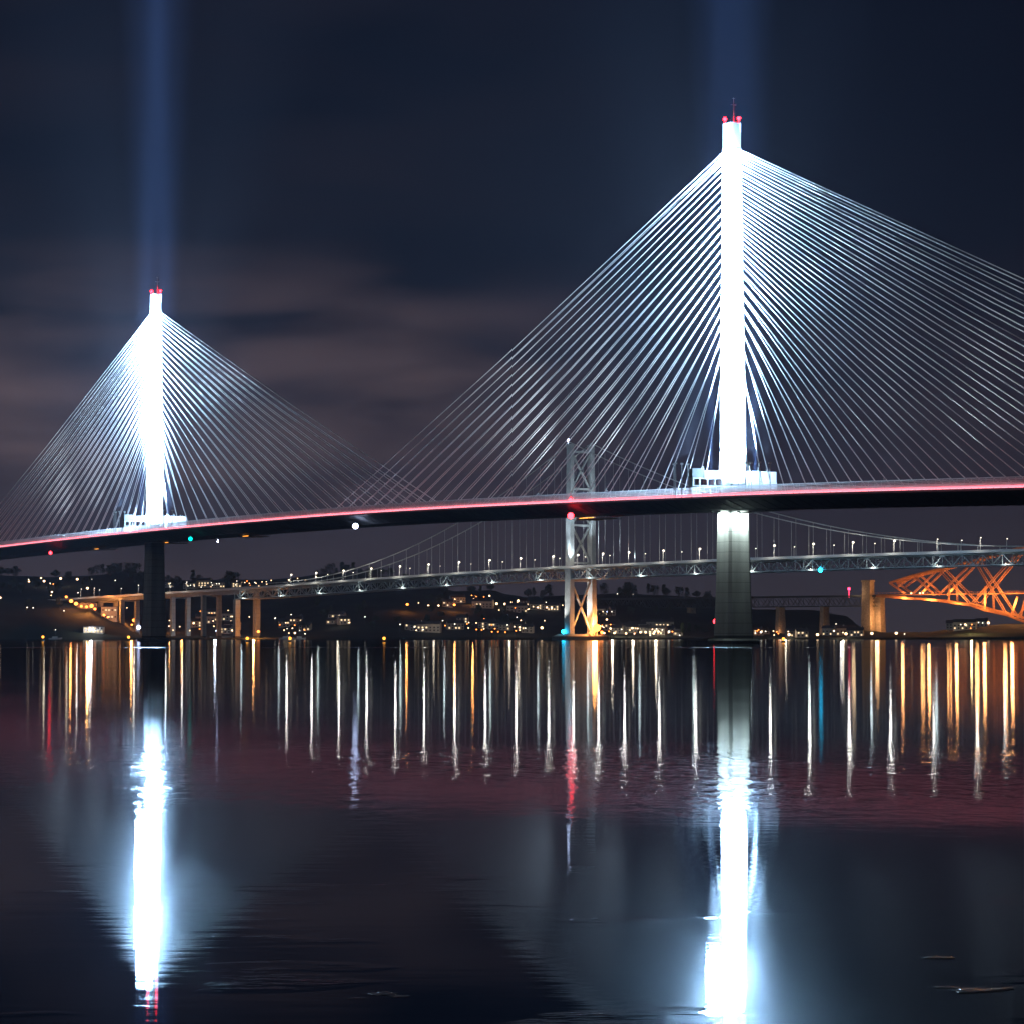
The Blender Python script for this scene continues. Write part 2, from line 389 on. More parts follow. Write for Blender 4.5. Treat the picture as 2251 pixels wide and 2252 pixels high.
# overhead gantry across the deck at each pylon
for s in (SPAN, 0.0):
    ax = (ND, SD, UP)
    def gb(mb, n0, n1, z0, z1, d0=-1.5, d1=1.5):
        mb.box(Q(s + (d0 + d1) / 2, (n0 + n1) / 2, (z0 + z1) / 2), ((n1 - n0) / 2, (d1 - d0) / 2, (z1 - z0) / 2), ax)
    g = MB()
    gb(g, -19.5, -4.5, 4.2, 4.7); gb(g, -19.5, -4.5, 7.1, 7.6)
    for n in (-19.5, -16.5, -13, -9.5, -6): gb(g, n, n + .7, 4.7, 7.1)
    gb(g, -14, -4.5, 7.6, 10.6, -1.3, 1.3)
    gan = on_bridge(g, 'overhead_gantry', M['white'])
    g = MB(); gb(g, -19.6, -14.2, 7.7, 11.2, -1.4, 1.4); sub(g, 'control_cabin', M['grey'], gan)
    for n, z in ((-19.2, 4.2), (-15.8, 4.2), (-11, 4.2), (-5.6, 4.2), (5.2, 3.6), (9.5, 3.6), (14.3, 3.6), (18.6, 3.6)):
        g = MB(); gb(g, n, n + .55, 0, z, -.3, .3); sub(g, 'gantry_leg', M['white'], gan)
    g = MB(); gb(g, 4.5, 19.6, 3.6, 6.6); gb(g, 4.5, 19.6, 6.7, 10.8, -1.2, 1.2); sub(g, 'sign_panel', M['white'], gan)
    for n, z in ((8.2, 13), (9.2, 11.8), (12.5, 12.6), (16.5, 12), (18, 11.6), (-12.8, 12.2)):
        g = MB(); gb(g, n, n + .35, 7, z, -1.6, -1.3); sub(g, 'post', M['grey'], gan)

# under-deck parts
for d, l_ in ((-50, 36), (60, 45)):
    b = MB(); b.box(Q(SPAN + d, -6, -5.3), (l_, .5, .2), (SD, ND, UP)); on_bridge(b, 'maintenance_rail', M['grey'])
bridge_lights = [(111, 1216, 'R', 1.0), (419, 1185, 'T', 1.2), (479, 1191, 'B', .4), (782, 1157, 'B', 1.35), (1254, 1134, 'R', 1.35), (1254, 1099, 'R', .7)]
def s_of_px(px, n=-20.5):
    lo, hi = -450.0, 950.0
    for _ in range(50):
        m_ = (lo + hi) / 2; p = Q(m_, n)
        d = p - Vector((0, 0, CAMZ)); zc = d.y * CP + d.z * SP
        if CX + F * d.x / zc < px: lo = m_
        else: hi = m_
    return lo
for px, py, c, r_ in bridge_lights:
    s = s_of_px(px); p = Q(s, -20.6); q = at(px, py, p.y)
    b = MB(); b.ball(q, r_); b.bar(q + UP * r_ * .9, (q.x, q.y + .3, q.z + 1.2), .15)
    on_bridge(b, 'navigation_light', LG[c])
# added frames with glowing bars, standing in for warm light on the soffit
for px, L_ in ((1312, 11), (560, 7), (230, 6), (385, 5)):
    s = s_of_px(px, 0)
    b = MB()
    b.box(Q(s, 0, -6.6), (L_, 6, .15), (SD, ND, UP))
    for d in range(-4, 5):
        for n in (-5.8, 5.8): b.bar(Q(s + d * L_ / 4.2, n, -6.6), Q(s + d * L_ / 4.2, n, -4.7), .15)
    for n in (-5.8, 5.8): b.bar(Q(s - L_, n, -5.7), Q(s + L_, n, -5.7), .12)
    g = on_bridge(b, 'added_soffit_frame', M['grey'])
    b = MB(); b.box(Q(s, -5.2, -6.2), (L_ * .55, .12, .1), (SD, ND, UP)); sub(b, 'added_soffit_glow', LG['Y'], g)

# ------------------------------------------------------------------ lights of the cable-stayed bridge
def point(loc, power, col, rad=.5, name='floodlight'):
    l = bpy.data.lights.new(name, 'POINT'); l.energy = power; l.color = col; l.shadow_soft_size = rad
    o = bpy.data.objects.new(name, l); COL.objects.link(o); o.location = loc; return o
def spot(loc, target, power, col, ang, blend=.3, rad=.5, name='spotlight'):
    l = bpy.data.lights.new(name, 'SPOT'); l.energy = power; l.color = col; l.spot_size = R(ang); l.spot_blend = blend; l.shadow_soft_size = rad
    o = bpy.data.objects.new(name, l); COL.objects.link(o); o.location = loc
    o.rotation_euler = (Vector(target) - Vector(loc)).to_track_quat('-Z', 'Y').to_euler(); return o
FLOOD = (.42, .70, 1.0); BEAM = (.22, .47, 1.0)
for s, k in ((SPAN, 1.0), (0.0, 1.5)):
    zd = deckz(s)
    for z, d, n, p in ((132, -6, -6, .9), (132, 7, -6, .8), (165, -6, -6, .7), (165, 7, -6, .7), (190, -5, -5, .3), (190, 6, -5, .3)):
        point(Q(s + d, n, z, False), 5.2e5 * p * k, FLOOD, 3.0)  # added point lamps standing in for light bounced off the pylon
    for n in (-12, 12): spot(Q(s + 12, n, 13), Q(s, n, 6), 2.4e4 * k, FLOOD, 110, .8)
    for d, n, z, p in ((20, -10, 12, .35), (-6, -20, 12, .35), (26, -4, 30, .5), (-4, -24, 30, .5), (24, 2, 45, .8), (22, -8, 75, 1.2), (-12, -20, 60, 1.2), (20, -4, 130, 1.2), (18, -4, 149, .6), (-8, -16, 149, .6)):
        spot(Q(s + d, n, 15), Q(s, 0, z), 4e6 * k * p, FLOOD, 44, .8)
        m_ = MB(); m_.bar(Q(s + d, n, 0), Q(s + d, n, 13), .35); m_.box(Q(s + d, n, 13.2), (.6, .6, .3)); on_bridge(m_, 'added_flood_mast', M['grey'])  # masts added to hold the pylon spots
    for d, n in ((-7, -6), (7, -6), (-7, 6), (7, 6)):
        spot(Q(s + d, n, 4), Q(s + d * .7, n * .7, 400, False), 1.35e8 * k, BEAM, 7.6, 1.0)
        spot(Q(s + d, n, 4), Q(s + d * .35, n * .35, 400, False), 1.5e8 * k, BEAM, 3.8, 1.0)
    for sd in (-1, 1):                                  # added lamps at the deck edge that brighten the outer stays
        for d, l_, z, p in ((28, 100, 120, .5), (70, 190, 125, 1.0), (130, 270, 120, 1.3)):
            spot(Q(s + sd * d, -18, 5.0), Q(s + sd * l_, 0, z), (1.5e5 if k == 1 else 1.0e5) * p, (.72, .86, 1), 66, 1.0)
            m_ = MB(); m_.bar(Q(s + sd * d, -18, 0), Q(s + sd * d, -18, 4), .25); m_.box(Q(s + sd * d, -18, 4.2), (.4, .4, .25)); on_bridge(m_, 'added_stay_light', M['grey'])
fill_sun = bpy.data.lights.new('dim_fill_sun', 'SUN'); fill_sun.energy = .12; fill_sun.angle = R(.5); fill_sun.color = (.85, .9, 1)  # added dim fill that lifts the dark pier sides
fill_obj = bpy.data.objects.new('dim_fill_sun', fill_sun); COL.objects.link(fill_obj); fill_obj.rotation_euler = (R(62), 0, R(-38))
b = MB()
for d, n in ((8.3, -2.6), (8.3, 2.6), (2.5, -8.2), (-2.5, -8.2)): b.box(Q(SPAN + d, n, -5.6), (.5, .5, .35), (SD, ND, UP))
on_bridge(b, 'pier_floodlight', M['dark'])
for d, n, p in ((8.3, -2.6, 1.0), (8.3, 2.6, 1.0), (-2.5, -8.2, 1.0), (2.5, -8.2, 1.0)):
    spot(Q(SPAN + d, n, -6.6), Q(SPAN + d * .3, n * .3, -16), 1.6e4 * p, (.78, .97, .95), 165, .6, .4, 'pier_floodlight')

# ------------------------------------------------------------------ land on the far shore
RIDGE = [(-700, 1255, 3400, .62), (0, 1264, 3400, .62), (100, 1272, 3400, .62), (200, 1266, 3400, .66), (270, 1257, 3400, 1.3), (310, 1261, 3400, 2.2), (360, 1274, 3400, 2.2),
         (600, 1275, 3400, 1.6), (700, 1266, 3400, 1.2), (770, 1261, 3400, 1.1), (860, 1266, 3400, 1.1), (950, 1285, 3400, 1.0), (1000, 1298, 3400, 1.0), (1085, 1297, 3400, 1.0),
         (1110, 1307, 3400, 1.0), (1150, 1315, 3400, 1.1), (1180, 1312, 3400, 1.2), (1300, 1309, 3400, 1.4), (1400, 1305, 3400, 1.5), (1500, 1310, 3400, 1.6), (1575, 1316, 3400, 2.0),
         (1660, 1340, 3400, 4.0), (1800, 1345, 3400, 4.0), (1860, 1356, 3300, 3.0), (1900, 1382, 3100, 1.5), (1950, 1393, 2950, 1.0), (2040, 1391, 2900, 1.0), (2090, 1383, 2900, .8),
         (2130, 1378, 2900, .7), (2200, 1373, 2900, .7), (2300, 1370, 2900, .7), (2900, 1360, 2900, .7)]
def lin(tab, x, k):
    if x <= tab[0][0]: return tab[0][k]
    for a, c in zip(tab, tab[1:]):
        if x <= c[0]:
            t = (x - a[0]) / (c[0] - a[0]); return a[k] + (c[k] - a[k]) * t
    return tab[-1][k]
SHORE = 2650.0
def wob(x, y): return math.sin(x * .021 + y * .013) * .9 + math.sin(x * .057 - y * .031) * .6 + math.sin(x * .11 + y * .07 + 1.3) * .35
def land_h(X, Y):
    px = CX + F * X / Y
    sh = SHORE + 14 * math.sin(px * .013) + 7 * math.sin(px * .041)
    if Y < sh: return -1.5
    py, yr, k = lin(RIDGE, px, 1), lin(RIDGE, px, 2), lin(RIDGE, px, 3)
    zr = at(px, py, yr).z
    t = (Y - sh) / (yr - sh)
    if t <= 1: z = 1.6 + (zr - 1.6) * t ** k
    else: z = zr - (t - 1) * zr * 1.2
    return z + wob(X, Y) * min(1.0, t * 8) * .9
b = MB(); cols = [-600 + i * 10 for i in range(331)]; rows = [-.012, .0005, .012, .03] + [.06 + i * .05 for i in range(19)] + [1.0, 1.1, 1.3]
for px in cols:
    yr = lin(RIDGE, px, 2); sh = SHORE + 14 * math.sin(px * .013) + 7 * math.sin(px * .041)
    for t in rows:
        Y = sh + t * (yr - sh); X = (px - CX) / F * Y
        b.v.append((X, Y, land_h(X, Y)))
n = len(rows)
for i in range(len(cols) - 1):
    for j in range(n - 1):
        b.f.append((i * n + j, (i + 1) * n + j, (i + 1) * n + j + 1, i * n + j + 1)); b.m.append(0)
o = b.build('hills', M['land']); tag(o, 'dark hills and low shoreline along the far bank', 'hills', kind='structure')
for p in o.data.polygons: p.use_smooth = True

def ground_at(px, py, h=6.0, y0=2655.0):
    Y = y0
    while Y < 3600:
        p = at(px, py, Y)
        if land_h(p.x, p.y) + h >= p.z: return p
        if Y > lin(RIDGE, px, 2): return p
        Y += 4
    return p

# trees -------------------------------------------------------------
def tree_mesh(seed, r, h, conifer=False):
    rn = random.Random(seed); b = MB()
    clumps = []
    for k in range(16):
        a = rn.uniform(0, 6.28); zz = rn.uniform(.3, .97); rad = r * (1 - abs(zz - .55) * 1.1) * rn.uniform(.25, .95)
        if conifer: rad = r * (1.05 - zz) * rn.uniform(.3, .9)
        clumps.append((math.cos(a) * rad, math.sin(a) * rad, h * zz, r * rn.uniform(.28, .5)))
    for c in clumps:
        for q in range(26):
            d = Vector((rn.gauss(0, 1), rn.gauss(0, 1), rn.gauss(0, .8))).normalized() * c[3] * rn.uniform(.55, 1.05)
            p = Vector(c[:3]) + d; u = Vector((rn.gauss(0, 1), rn.gauss(0, 1), rn.gauss(0, 1))).normalized(); v = u.orthogonal().normalized()
            s = rn.uniform(.35, .75)
            b.quad([p - u * s - v * s * .5, p + u * s - v * s * .5, p + u * s + v * s * .5, p - u * s + v * s * .5])
    t = MB(); t.tube([(0, 0, -1), (.1, 0, h * .3), (0, .1, h * .75)], [.45, .35, .1], 6)
    for k in range(5):
        c = clumps[k]; t.tube([(0, 0, h * .3), (c[0] * .8, c[1] * .8, c[2])], [.2, .05], 4)
    return b.mesh('crown', M['leaf']), t.mesh('trunk', M['bark'])
TREES = [tree_mesh(1, 5.5, 11), tree_mesh(2, 6.5, 13), tree_mesh(3, 4.2, 13, True), tree_mesh(4, 5, 9)]
rt = random.Random(11)
def tree(X, Y, label, group, s=1.0):
    k = rt.randrange(4); r = empty('tree', (X, Y, land_h(X, Y) - .3)); r.rotation_euler.z = rt.uniform(0, 6.28); q = s * rt.uniform(.75, 1.2); r.scale = (q, q, q)
    tag(r, label, 'tree', group)
    put('crown', TREES[k][0], (0, 0, 0), parent=r); put('trunk', TREES[k][1], (0, 0, 0), parent=r)
for px in [5, 22, 40, 120, 150, 205, 215, 225, 238, 246, 254, 262, 268, 276, 284, 292, 300, 308, 366, 380, 395, 410, 425, 440, 470, 490, 505, 520, 700, 715, 728, 740, 752, 764, 776, 788, 800, 815, 830, 845, 865, 890, 925, 960, 985, 1040, 1060, 1080, 1160, 1175, 1190, 1205, 1310, 1330, 1360, 1375, 1381, 1388, 1425, 1440, 1455, 1470, 1490, 1510, 1530, 1550]:
    px += rt.uniform(-4, 4); Y = lin(RIDGE, px, 2) + rt.uniform(-60, 10); tree((px - CX) / F * Y, Y, 'dark leafy tree along the unlit ridge of the far hills', 'trees along the far ridge')
for k in range(70):
    px = rt.choice([rt.uniform(0, 240), rt.uniform(620, 1180), rt.uniform(620, 1180), rt.uniform(1310, 1560)]); Y = rt.uniform(2720, 3300)
    tree((px - CX) / F * Y, Y, 'dark leafy tree among the houses on the far hillside', 'trees on the far hillside', .8)
for px, Y in ((1385, 3330), (1378, 3345)):
    tree((px - CX) / F * Y, Y, 'large dark round tree standing above the ridge right of the suspension tower', 'pair of big trees on the ridge', 1.35)

# houses --------------------------------------------------------------
def house_mesh(w_, d, h, rf):
    a, c = w_ / 2, d / 2
    wl = MB(); wl.box((0, 0, h / 2 - 1), (a, c, h / 2 + 1))
    wl.quad([(-a, -c, h), (-a, c, h), (-a, 0, h + rf)]); wl.quad([(a, c, h), (a, -c, h), (a, 0, h + rf)])
    r_ = MB()
    for s in (-1, 1):
        r_.hexa([(-a - .4, s * (c + .5), h - .25), (a + .4, s * (c + .5), h - .25), (a + .4, 0, h + rf), (-a - .4, 0, h + rf),
                 (-a - .4, s * (c + .5), h - .05), (a + .4, s * (c + .5), h - .05), (a + .4, 0, h + rf + .25), (-a - .4, 0, h + rf + .25)])
    r_.box((a - 1.2, 0, h + rf + .4), (.5, .4, 1.0))
    return wl.mesh('wall', M['render']), r_.mesh('roof', M['roof'])
HM = [house_mesh(11, 8, 5.5, 2.6), house_mesh(16, 8, 6, 2.8), house_mesh(9, 7, 3.2, 2.6), house_mesh(22, 9, 7.5, 2.5)]
HW = [11, 16, 9, 22]; HD = [8, 8, 7, 9]; HH = [5.5, 6, 3.2, 7.5]
b = MB(); b.box((0, 0, 0), (.75, .06, .7)); WM = b.mesh('window', M['window'])
WD = mat('dark_window', (.02, .02, .025), .15)
b = MB(); b.box((0, 0, 0), (.75, .06, .7)); WDM = b.mesh('window', WD)
rh = random.Random(5)
ORD = ['first', 'second', 'third', 'fourth', 'fifth', 'sixth', 'seventh', 'eighth', 'ninth', 'tenth', 'eleventh', 'twelfth', 'thirteenth', 'fourteenth', 'fifteenth', 'sixteenth', 'seventeenth', 'eighteenth', 'nineteenth', 'twentieth'] + ['%dth' % i if i % 10 not in (1, 2, 3) else '%d%s' % (i, {1: 'st', 2: 'nd', 3: 'rd'}[i % 10]) for i in range(21, 60)]
def houses(lst, where, group):
    for i, (px, py, k) in enumerate(sorted(lst)):
        p = ground_at(px, py, HH[k] * .6); z = land_h(p.x, p.y)
        r = empty('house', (p.x, p.y, z)); r.rotation_euler.z = rh.uniform(-.45, .45)
        tag(r, '%s house from the left %s' % (ORD[i], where), 'house', group)
        put('wall', HM[k][0], (0, 0, 0), parent=r); put('roof', HM[k][1], (0, 0, 0), parent=r)
        nw = int(HW[k] / 3.2)
        for j in range(nw):
            for fl in ((1.6, 4.2) if HH[k] > 4 else (1.7,)):
                put('window', WM if rh.random() < .3 else WDM, (-HW[k] / 2 + (j + .5) * HW[k] / nw, -HD[k] / 2 - .03, fl), parent=r)
houses([(625, 1372, 0), (648, 1366, 1), (672, 1380, 0), (742, 1357, 1), (756, 1366, 0), (730, 1368, 2)], 'under the suspended side span', 'houses under the side span')
houses([(905, 1378, 0), (921, 1380, 1), (944, 1380, 3), (1001, 1377, 1), (1018, 1364, 0), (1072, 1374, 1), (1086, 1376, 0), (1112, 1379, 0), (1137, 1378, 1), (1160, 1384, 0)], 'on the dark slope left of the suspension tower', 'houses left of the suspension tower')
houses([(985, 1328, 0), (1006, 1319, 1), (1062, 1329, 3), (1135, 1338, 3), (1150, 1326, 0), (1180, 1334, 1), (1214, 1336, 1)], 'on the upper lit terrace left of the suspension tower', 'houses on the upper terrace')
houses([(1318, 1345, 3), (1336, 1346, 1), (1345, 1378, 1), (1356, 1386, 0), (1370, 1381, 1), (1388, 1384, 0), (1400, 1378, 1), (1419, 1386, 0), (1434, 1374, 3), (1446, 1388, 1), (1455, 1374, 3), (1470, 1388, 0), (1490, 1393, 2)], 'in the lit waterfront town right of the suspension tower', 'waterfront town houses')
houses([(1664, 1390, 0), (1680, 1391, 2), (1745, 1393, 1), (1762, 1394, 0), (1832, 1388, 3), (1858, 1388, 3), (1880, 1392, 1)], 'on the low shore right of the right pylon', 'houses on the low right shore')
houses([(2098, 1376, 1), (2121, 1375, 3), (2160, 1371, 0)], 'on the low headland under the cantilever bridge', 'houses on the headland')
houses([(372, 1286, 0), (420, 1288, 1), (445, 1283, 3), (478, 1286, 1), (520, 1286, 0)], 'on the hilltop behind the approach viaduct', 'hilltop houses')
houses([(430, 1372, 1), (455, 1362, 3), (470, 1350, 1), (505, 1356, 3), (512, 1378, 1), (498, 1386, 0)], 'between the piers of the approach viaduct', 'houses between the viaduct piers')

# town lamps -----------------------------------------------------------
def crop(x0, y0, k, lst): return [(x0 + x / k, y0 + y / k, c, s) for x, y, c, s in lst]
L = crop(0, 1220, 6.034, [(385, 355, 'W', 1), (545, 310, 'W', 1), (585, 350, 'W', 2), (805, 315, 'W', 2), (1025, 325, 'W', 2), (1215, 325, 'N', 0), (1530, 340, 'N', 0), (1160, 445, 'W', 2), (690, 495, 'W', 1), (680, 540, 'W', 0),
    (360, 700, 'N', 0), (440, 705, 'N', 0), (810, 595, 'W', 0), (5, 570, 'W', 1), (880, 560, 'O', 2), (945, 615, 'O', 3), (1010, 650, 'O', 3), (1080, 685, 'O', 2), (1150, 690, 'O', 2), (1215, 680, 'O', 3), (1260, 720, 'O', 2), (1440, 730, 'O', 3), (1380, 800, 'O', 2), (1430, 830, 'O', 1), (1490, 800, 'O', 1), (1550, 690, 'O', 1), (1685, 705, 'W', 0), (1780, 870, 'O', 3), (1750, 930, 'O', 1), (1840, 965, 'B', 3), (1035, 505, 'N', 0), (850, 745, 'N', 0)])
L += crop(300, 1220, 6.034, [(480, 360, 'N', 0), (450, 430, 'N', 0), (700, 375, 'N', 0), (720, 405, 'N', 0), (770, 415, 'N', 0), (860, 365, 'N', 0), (905, 365, 'N', 0), (950, 370, 'N', 1), (860, 430, 'N', 0), (990, 425, 'W', 0), (1065, 385, 'N', 0), (1100, 385, 'N', 0), (1320, 400, 'N', 0),
    (1440, 370, 'W', 0), (1500, 380, 'W', 0), (1670, 360, 'W', 0), (1790, 340, 'W', 0), (1625, 420, 'W', 1), (1730, 385, 'W', 1), (465, 945, 'O', 3), (575, 955, 'W', 0), (760, 910, 'W', 1), (840, 985, 'O', 0), (1220, 740, 'W', 0), (1275, 820, 'W', 0), (1255, 885, 'W', 1), (1275, 1005, 'W', 1), (1080, 1010, 'B', 3), (1000, 780, 'O', 0), (850, 750, 'O', 0), (1620, 1020, 'O', 2), (1500, 825, 'W', 0), (1840, 845, 'N', 0), (1020, 880, 'W', 0)])
L += crop(600, 1220, 6.034, [(215, 335, 'W', 1), (330, 315, 'W', 0), (435, 335, 'W', 1), (575, 300, 'W', 1), (35, 840, 'N', 0), (245, 795, 'N', 0), (95, 930, 'O', 0), (215, 1040, 'W', 0), (295, 1040, 'W', 1), (430, 1050, 'N', 0), (1020, 900, 'W', 0), (1225, 825, 'N', 0), (1690, 925, 'N', 0), (1785, 660, 'O', 2)])
L += crop(900, 1220, 6.034, [(655, 540, 'W', 1), (830, 540, 'O', 0), (855, 590, 'W', 1), (890, 555, 'O', 0), (1065, 545, 'W', 1), (990, 560, 'O', 0), (255, 675, 'W', 1), (390, 675, 'W', 1), (125, 640, 'W', 0), (600, 665, 'O', 2), (1160, 650, 'W', 2), (1270, 655, 'W', 2), (1350, 630, 'W', 0), (1440, 610, 'W', 2), (1515, 600, 'W', 0), (1400, 705, 'O', 0), (1490, 705, 'O', 0),
    (1640, 690, 'W', 0), (1700, 700, 'W', 1), (1735, 660, 'W', 0), (1820, 700, 'W', 1), (1885, 705, 'W', 1), (165, 885, 'N', 0), (445, 875, 'N', 0), (70, 960, 'N', 0), (790, 900, 'W', 0), (890, 905, 'W', 0), (1425, 830, 'N', 0), (1390, 955, 'W', 0), (1460, 965, 'W', 1), (1410, 1010, 'O', 0), (1755, 970, 'W', 2)])
L += crop(1180, 1220, 6.034, [(340, 670, 'W', 0), (1065, 520, 'N', 0), (1275, 525, 'N', 0), (930, 710, 'N', 0), (840, 750, 'W', 0), (875, 755, 'W', 0), (925, 757, 'B', 0), (990, 757, 'N', 0), (925, 860, 'W', 1), (975, 980, 'W', 1), (1065, 930, 'W', 0), (1025, 1040, 'W', 1), (890, 1040, 'W', 1), (1245, 950, 'W', 0), (1265, 975, 'W', 1), (1230, 1000, 'W', 0), (1330, 980, 'W', 0), (1290, 1050, 'N', 0), (1180, 1045, 'W', 1),
    (1370, 1030, 'W', 1), (1440, 1030, 'W', 1), (1500, 1070, 'N', 0), (1530, 990, 'W', 0), (1560, 1020, 'W', 1), (1610, 1020, 'W', 1), (1440, 890, 'N', 0), (1580, 915, 'W', 0), (1690, 915, 'W', 0), (1750, 1020, 'N', 1), (1740, 945, 'N', 0), (1890, 1070, 'N', 0), (1545, 1045, 'W', 1), (1640, 1040, 'W', 0)])
L += crop(1600, 1220, 5.517, [(400, 940, 'N', 1), (560, 975, 'W', 0), (740, 970, 'W', 2), (830, 965, 'W', 0), (905, 965, 'W', 1), (1085, 970, 'W', 2), (1285, 925, 'W', 1), (1310, 840, 'N', 0), (1430, 960, 'W', 2), (1490, 895, 'N', 0), (1395, 945, 'W', 0), (1745, 955, 'W', 2), (330, 950, 'N', 0), (455, 930, 'N', 0)])
L += crop(1900, 1180, 5.501, [(385, 1170, 'W', 2), (485, 1180, 'N', 0), (1115, 1065, 'N', 0), (1165, 1065, 'N', 0), (1220, 1065, 'W', 1), (1300, 1065, 'O', 0), (1380, 1040, 'N', 0), (1430, 1045, 'N', 0), (1500, 1045, 'W', 2), (1285, 1110, 'O', 0), (1840, 1235, 'W', 0)])
ra = random.Random(21)
for x0, x1, y0, y1, n_ in ((905, 1060, 1372, 1390, 8), (1060, 1235, 1358, 1392, 12), (1000, 1240, 1316, 1342, 10), (1315, 1480, 1372, 1395, 16), (350, 520, 1362, 1390, 8), (330, 600, 1278, 1290, 8), (620, 700, 1368, 1390, 5), (1660, 1760, 1385, 1394, 6), (60, 140, 1272, 1286, 4)):
    for i in range(n_): L.append((ra.uniform(x0, x1), ra.uniform(y0, y1), ra.choice('WWNO'), 0))
RAD = [.55, .95, 1.3, 1.9]
def lamp_mesh(c, s):
    b = MB(); r_ = RAD[s]
    b.tube([(0, 0, -6.5), (0, 0, -r_ * .6)], [.16, .1], 6)
    b.mi = 1; b.ball((0, 0, 0), r_, 10, 6, .85)
    return b.mesh('street_lamp', [M['dark'], LG[c]])
LM = {}
CW = dict(W='warm white', N='white', O='orange', B='bluish white')
def where(px, py):
    if px < 330: return ('on the dark hilltop left of the left pylon' if py < 1312 else 'on the shore slope left of the left pylon')
    if px < 600: return ('on the hilltop behind the approach viaduct' if py < 1300 else 'between the piers of the approach viaduct')
    if px < 720 and py < 1300: return 'behind the end of the suspension cables'
    if px < 895: return 'on the dark slope below the suspended side span'
    if px < 1245: return ('on the upper terrace left of the suspension tower' if py < 1345 else 'low on the slope left of the suspension tower')
    if px < 1560: return ('on the ridge right of the suspension tower' if py < 1365 else 'in the waterfront town right of the suspension tower')
    if px < 1990: return 'on the low shore right of the right pylon'
    return 'on the headland under the cantilever bridge'
gr = {}
for px, py, c, s in L: gr.setdefault((c, where(px, py)), []).append((px, py, s))
for (c, wh), lst in gr.items():
    for i, (px, py, s) in enumerate(sorted(lst)):
        if (c, s) not in LM: LM[(c, s)] = lamp_mesh(c, s)
        p = ground_at(px, py)
        o = put('street_lamp', LM[(c, s)], p)
        lab = '%s %s lamp from the left %s' % (ORD[i], CW[c], wh) if len(lst) > 1 else 'only %s lamp %s' % (CW[c], wh)
        tag(o, lab, 'street lamp', 'lamps ' + wh)

# light those lamps throw on walls and slopes (a selection)
ORG = (1, .34, .08); WRM = (1, .8, .55)
for px, py, pw, cc, dy in ((158, 1322, 3e4, ORG, 6), (198, 1330, 1.6e5, ORG, 14), (238, 1342, 1.5e5, ORG, 14), (292, 1366, 6e4, ORG, 10), (377, 1376, 3e4, ORG, 8), (402, 1385, 1.5e4, ORG, 8), (560, 1392, 1.2e5, ORG, 10), (895, 1330, 2.5e4, ORG, 6), (1000, 1331, 2.5e4, ORG, 8), (1040, 1315, 3e4, ORG, 6), (1140, 1330, 18000, WRM, 8),
        (1345, 1384, 27000, WRM, 8), (1390, 1384, 22500, WRM, 8), (1440, 1382, 27000, WRM, 10), (475, 1385, 4e4, (.8, .85, 1), 8), (955, 1376, 3600, WRM, 12), (1120, 1380, 6750, WRM, 8), (745, 1360, 5400, WRM, 14), (2130, 1376, 4e4, (1, .75, .3), 14), (1850, 1388, 13500, WRM, 10), (1725, 1394, 9000, WRM, 8), (100, 1278, 5400, WRM, 6), (150, 1276, 4500, WRM, 6)):
    p = ground_at(px, py, 7); point(p + Vector((0, -dy, 1.5)), pw * .4, cc, 1.1, 'street_light')

# retaining wall and depot lit orange beside the viaduct
def wall_thing(pts, name, m, label, cat, th=1.0):
    b = MB()
    k = len(pts); fr = [Vector(p) for p in pts]; bk = [p + Vector((0, th, 0)) for p in fr]
    b.quad(fr); b.quad(list(reversed(bk)))
    for i in range(k): b.quad([fr[i], bk[i], bk[(i + 1) % k], fr[(i + 1) % k]])
    return tag(b.build(name, m), label, cat)
g0 = ground_at(196, 1340, 0)
wall_thing([at(170, 1336, g0.y), at(213, 1352, g0.y), at(213, 1327, g0.y), at(177, 1325, g0.y)], 'retaining_wall', M['stone'], 'orange lit stone retaining wall under the left end of the viaduct', 'wall', 3)
def building(px, py0, py1, wpx, name, label, cat, m, floors=2, lit=.5, roofm=None, depth=10, winm=None):
    p = ground_at(px, py0, 0); sc2 = p.y / F; w_ = wpx * sc2; h = (py0 - py1) * sc2
    r = empty(name, (p.x, p.y, p.z)); tag(r, label, cat)
    b = MB(); b.box((0, depth / 2, h / 2 - .75), (w_ / 2, depth / 2, h / 2 + .75)); b.build('wall', m, r)
    b = MB(); b.box((0, depth / 2, h + .25), (w_ / 2 + .4, depth / 2 + .4, .25)); b.build('roof', roofm or M['roof'], r)
    nw = max(2, int(w_ / 3.0))
    for i in range(nw):
        for f in range(floors):
            put('window', (winm or WM) if rh.random() < lit else WDM, (-w_ / 2 + (i + .5) * w_ / nw, -.03, (f + .55) * h / floors), parent=r)
    return r
building(240, 1365, 1335, 34, 'depot', 'orange lit flat roofed depot beside the viaduct at left', 'building', M['render'], 2, .3)
building(205, 1393, 1379, 44, 'boathouse', 'long white lit waterside building left of the left pylon', 'building', M['white'], 2, .75)
building(450, 1370, 1352, 40, 'apartment_block', 'pale apartment block behind the viaduct piers', 'building', M['render'], 2, .4)
building(1455, 1393, 1371, 32, 'hotel', 'tallest lit building in the waterfront town', 'building', M['render'], 3, .6)
building(1845, 1392, 1381, 58, 'terminal', 'long low white lit building on the right shore', 'building', M['white'], 1, .8)
p = ground_at(205, 1386, 0); point(p + Vector((0, -14, 6)), 1.2e4, (1, .95, .9), 1.2, 'street_light')
p = ground_at(1845, 1386, 0); point(p + Vector((0, -14, 6)), 1.0e4, (1, .9, .8), 1.2, 'street_light')

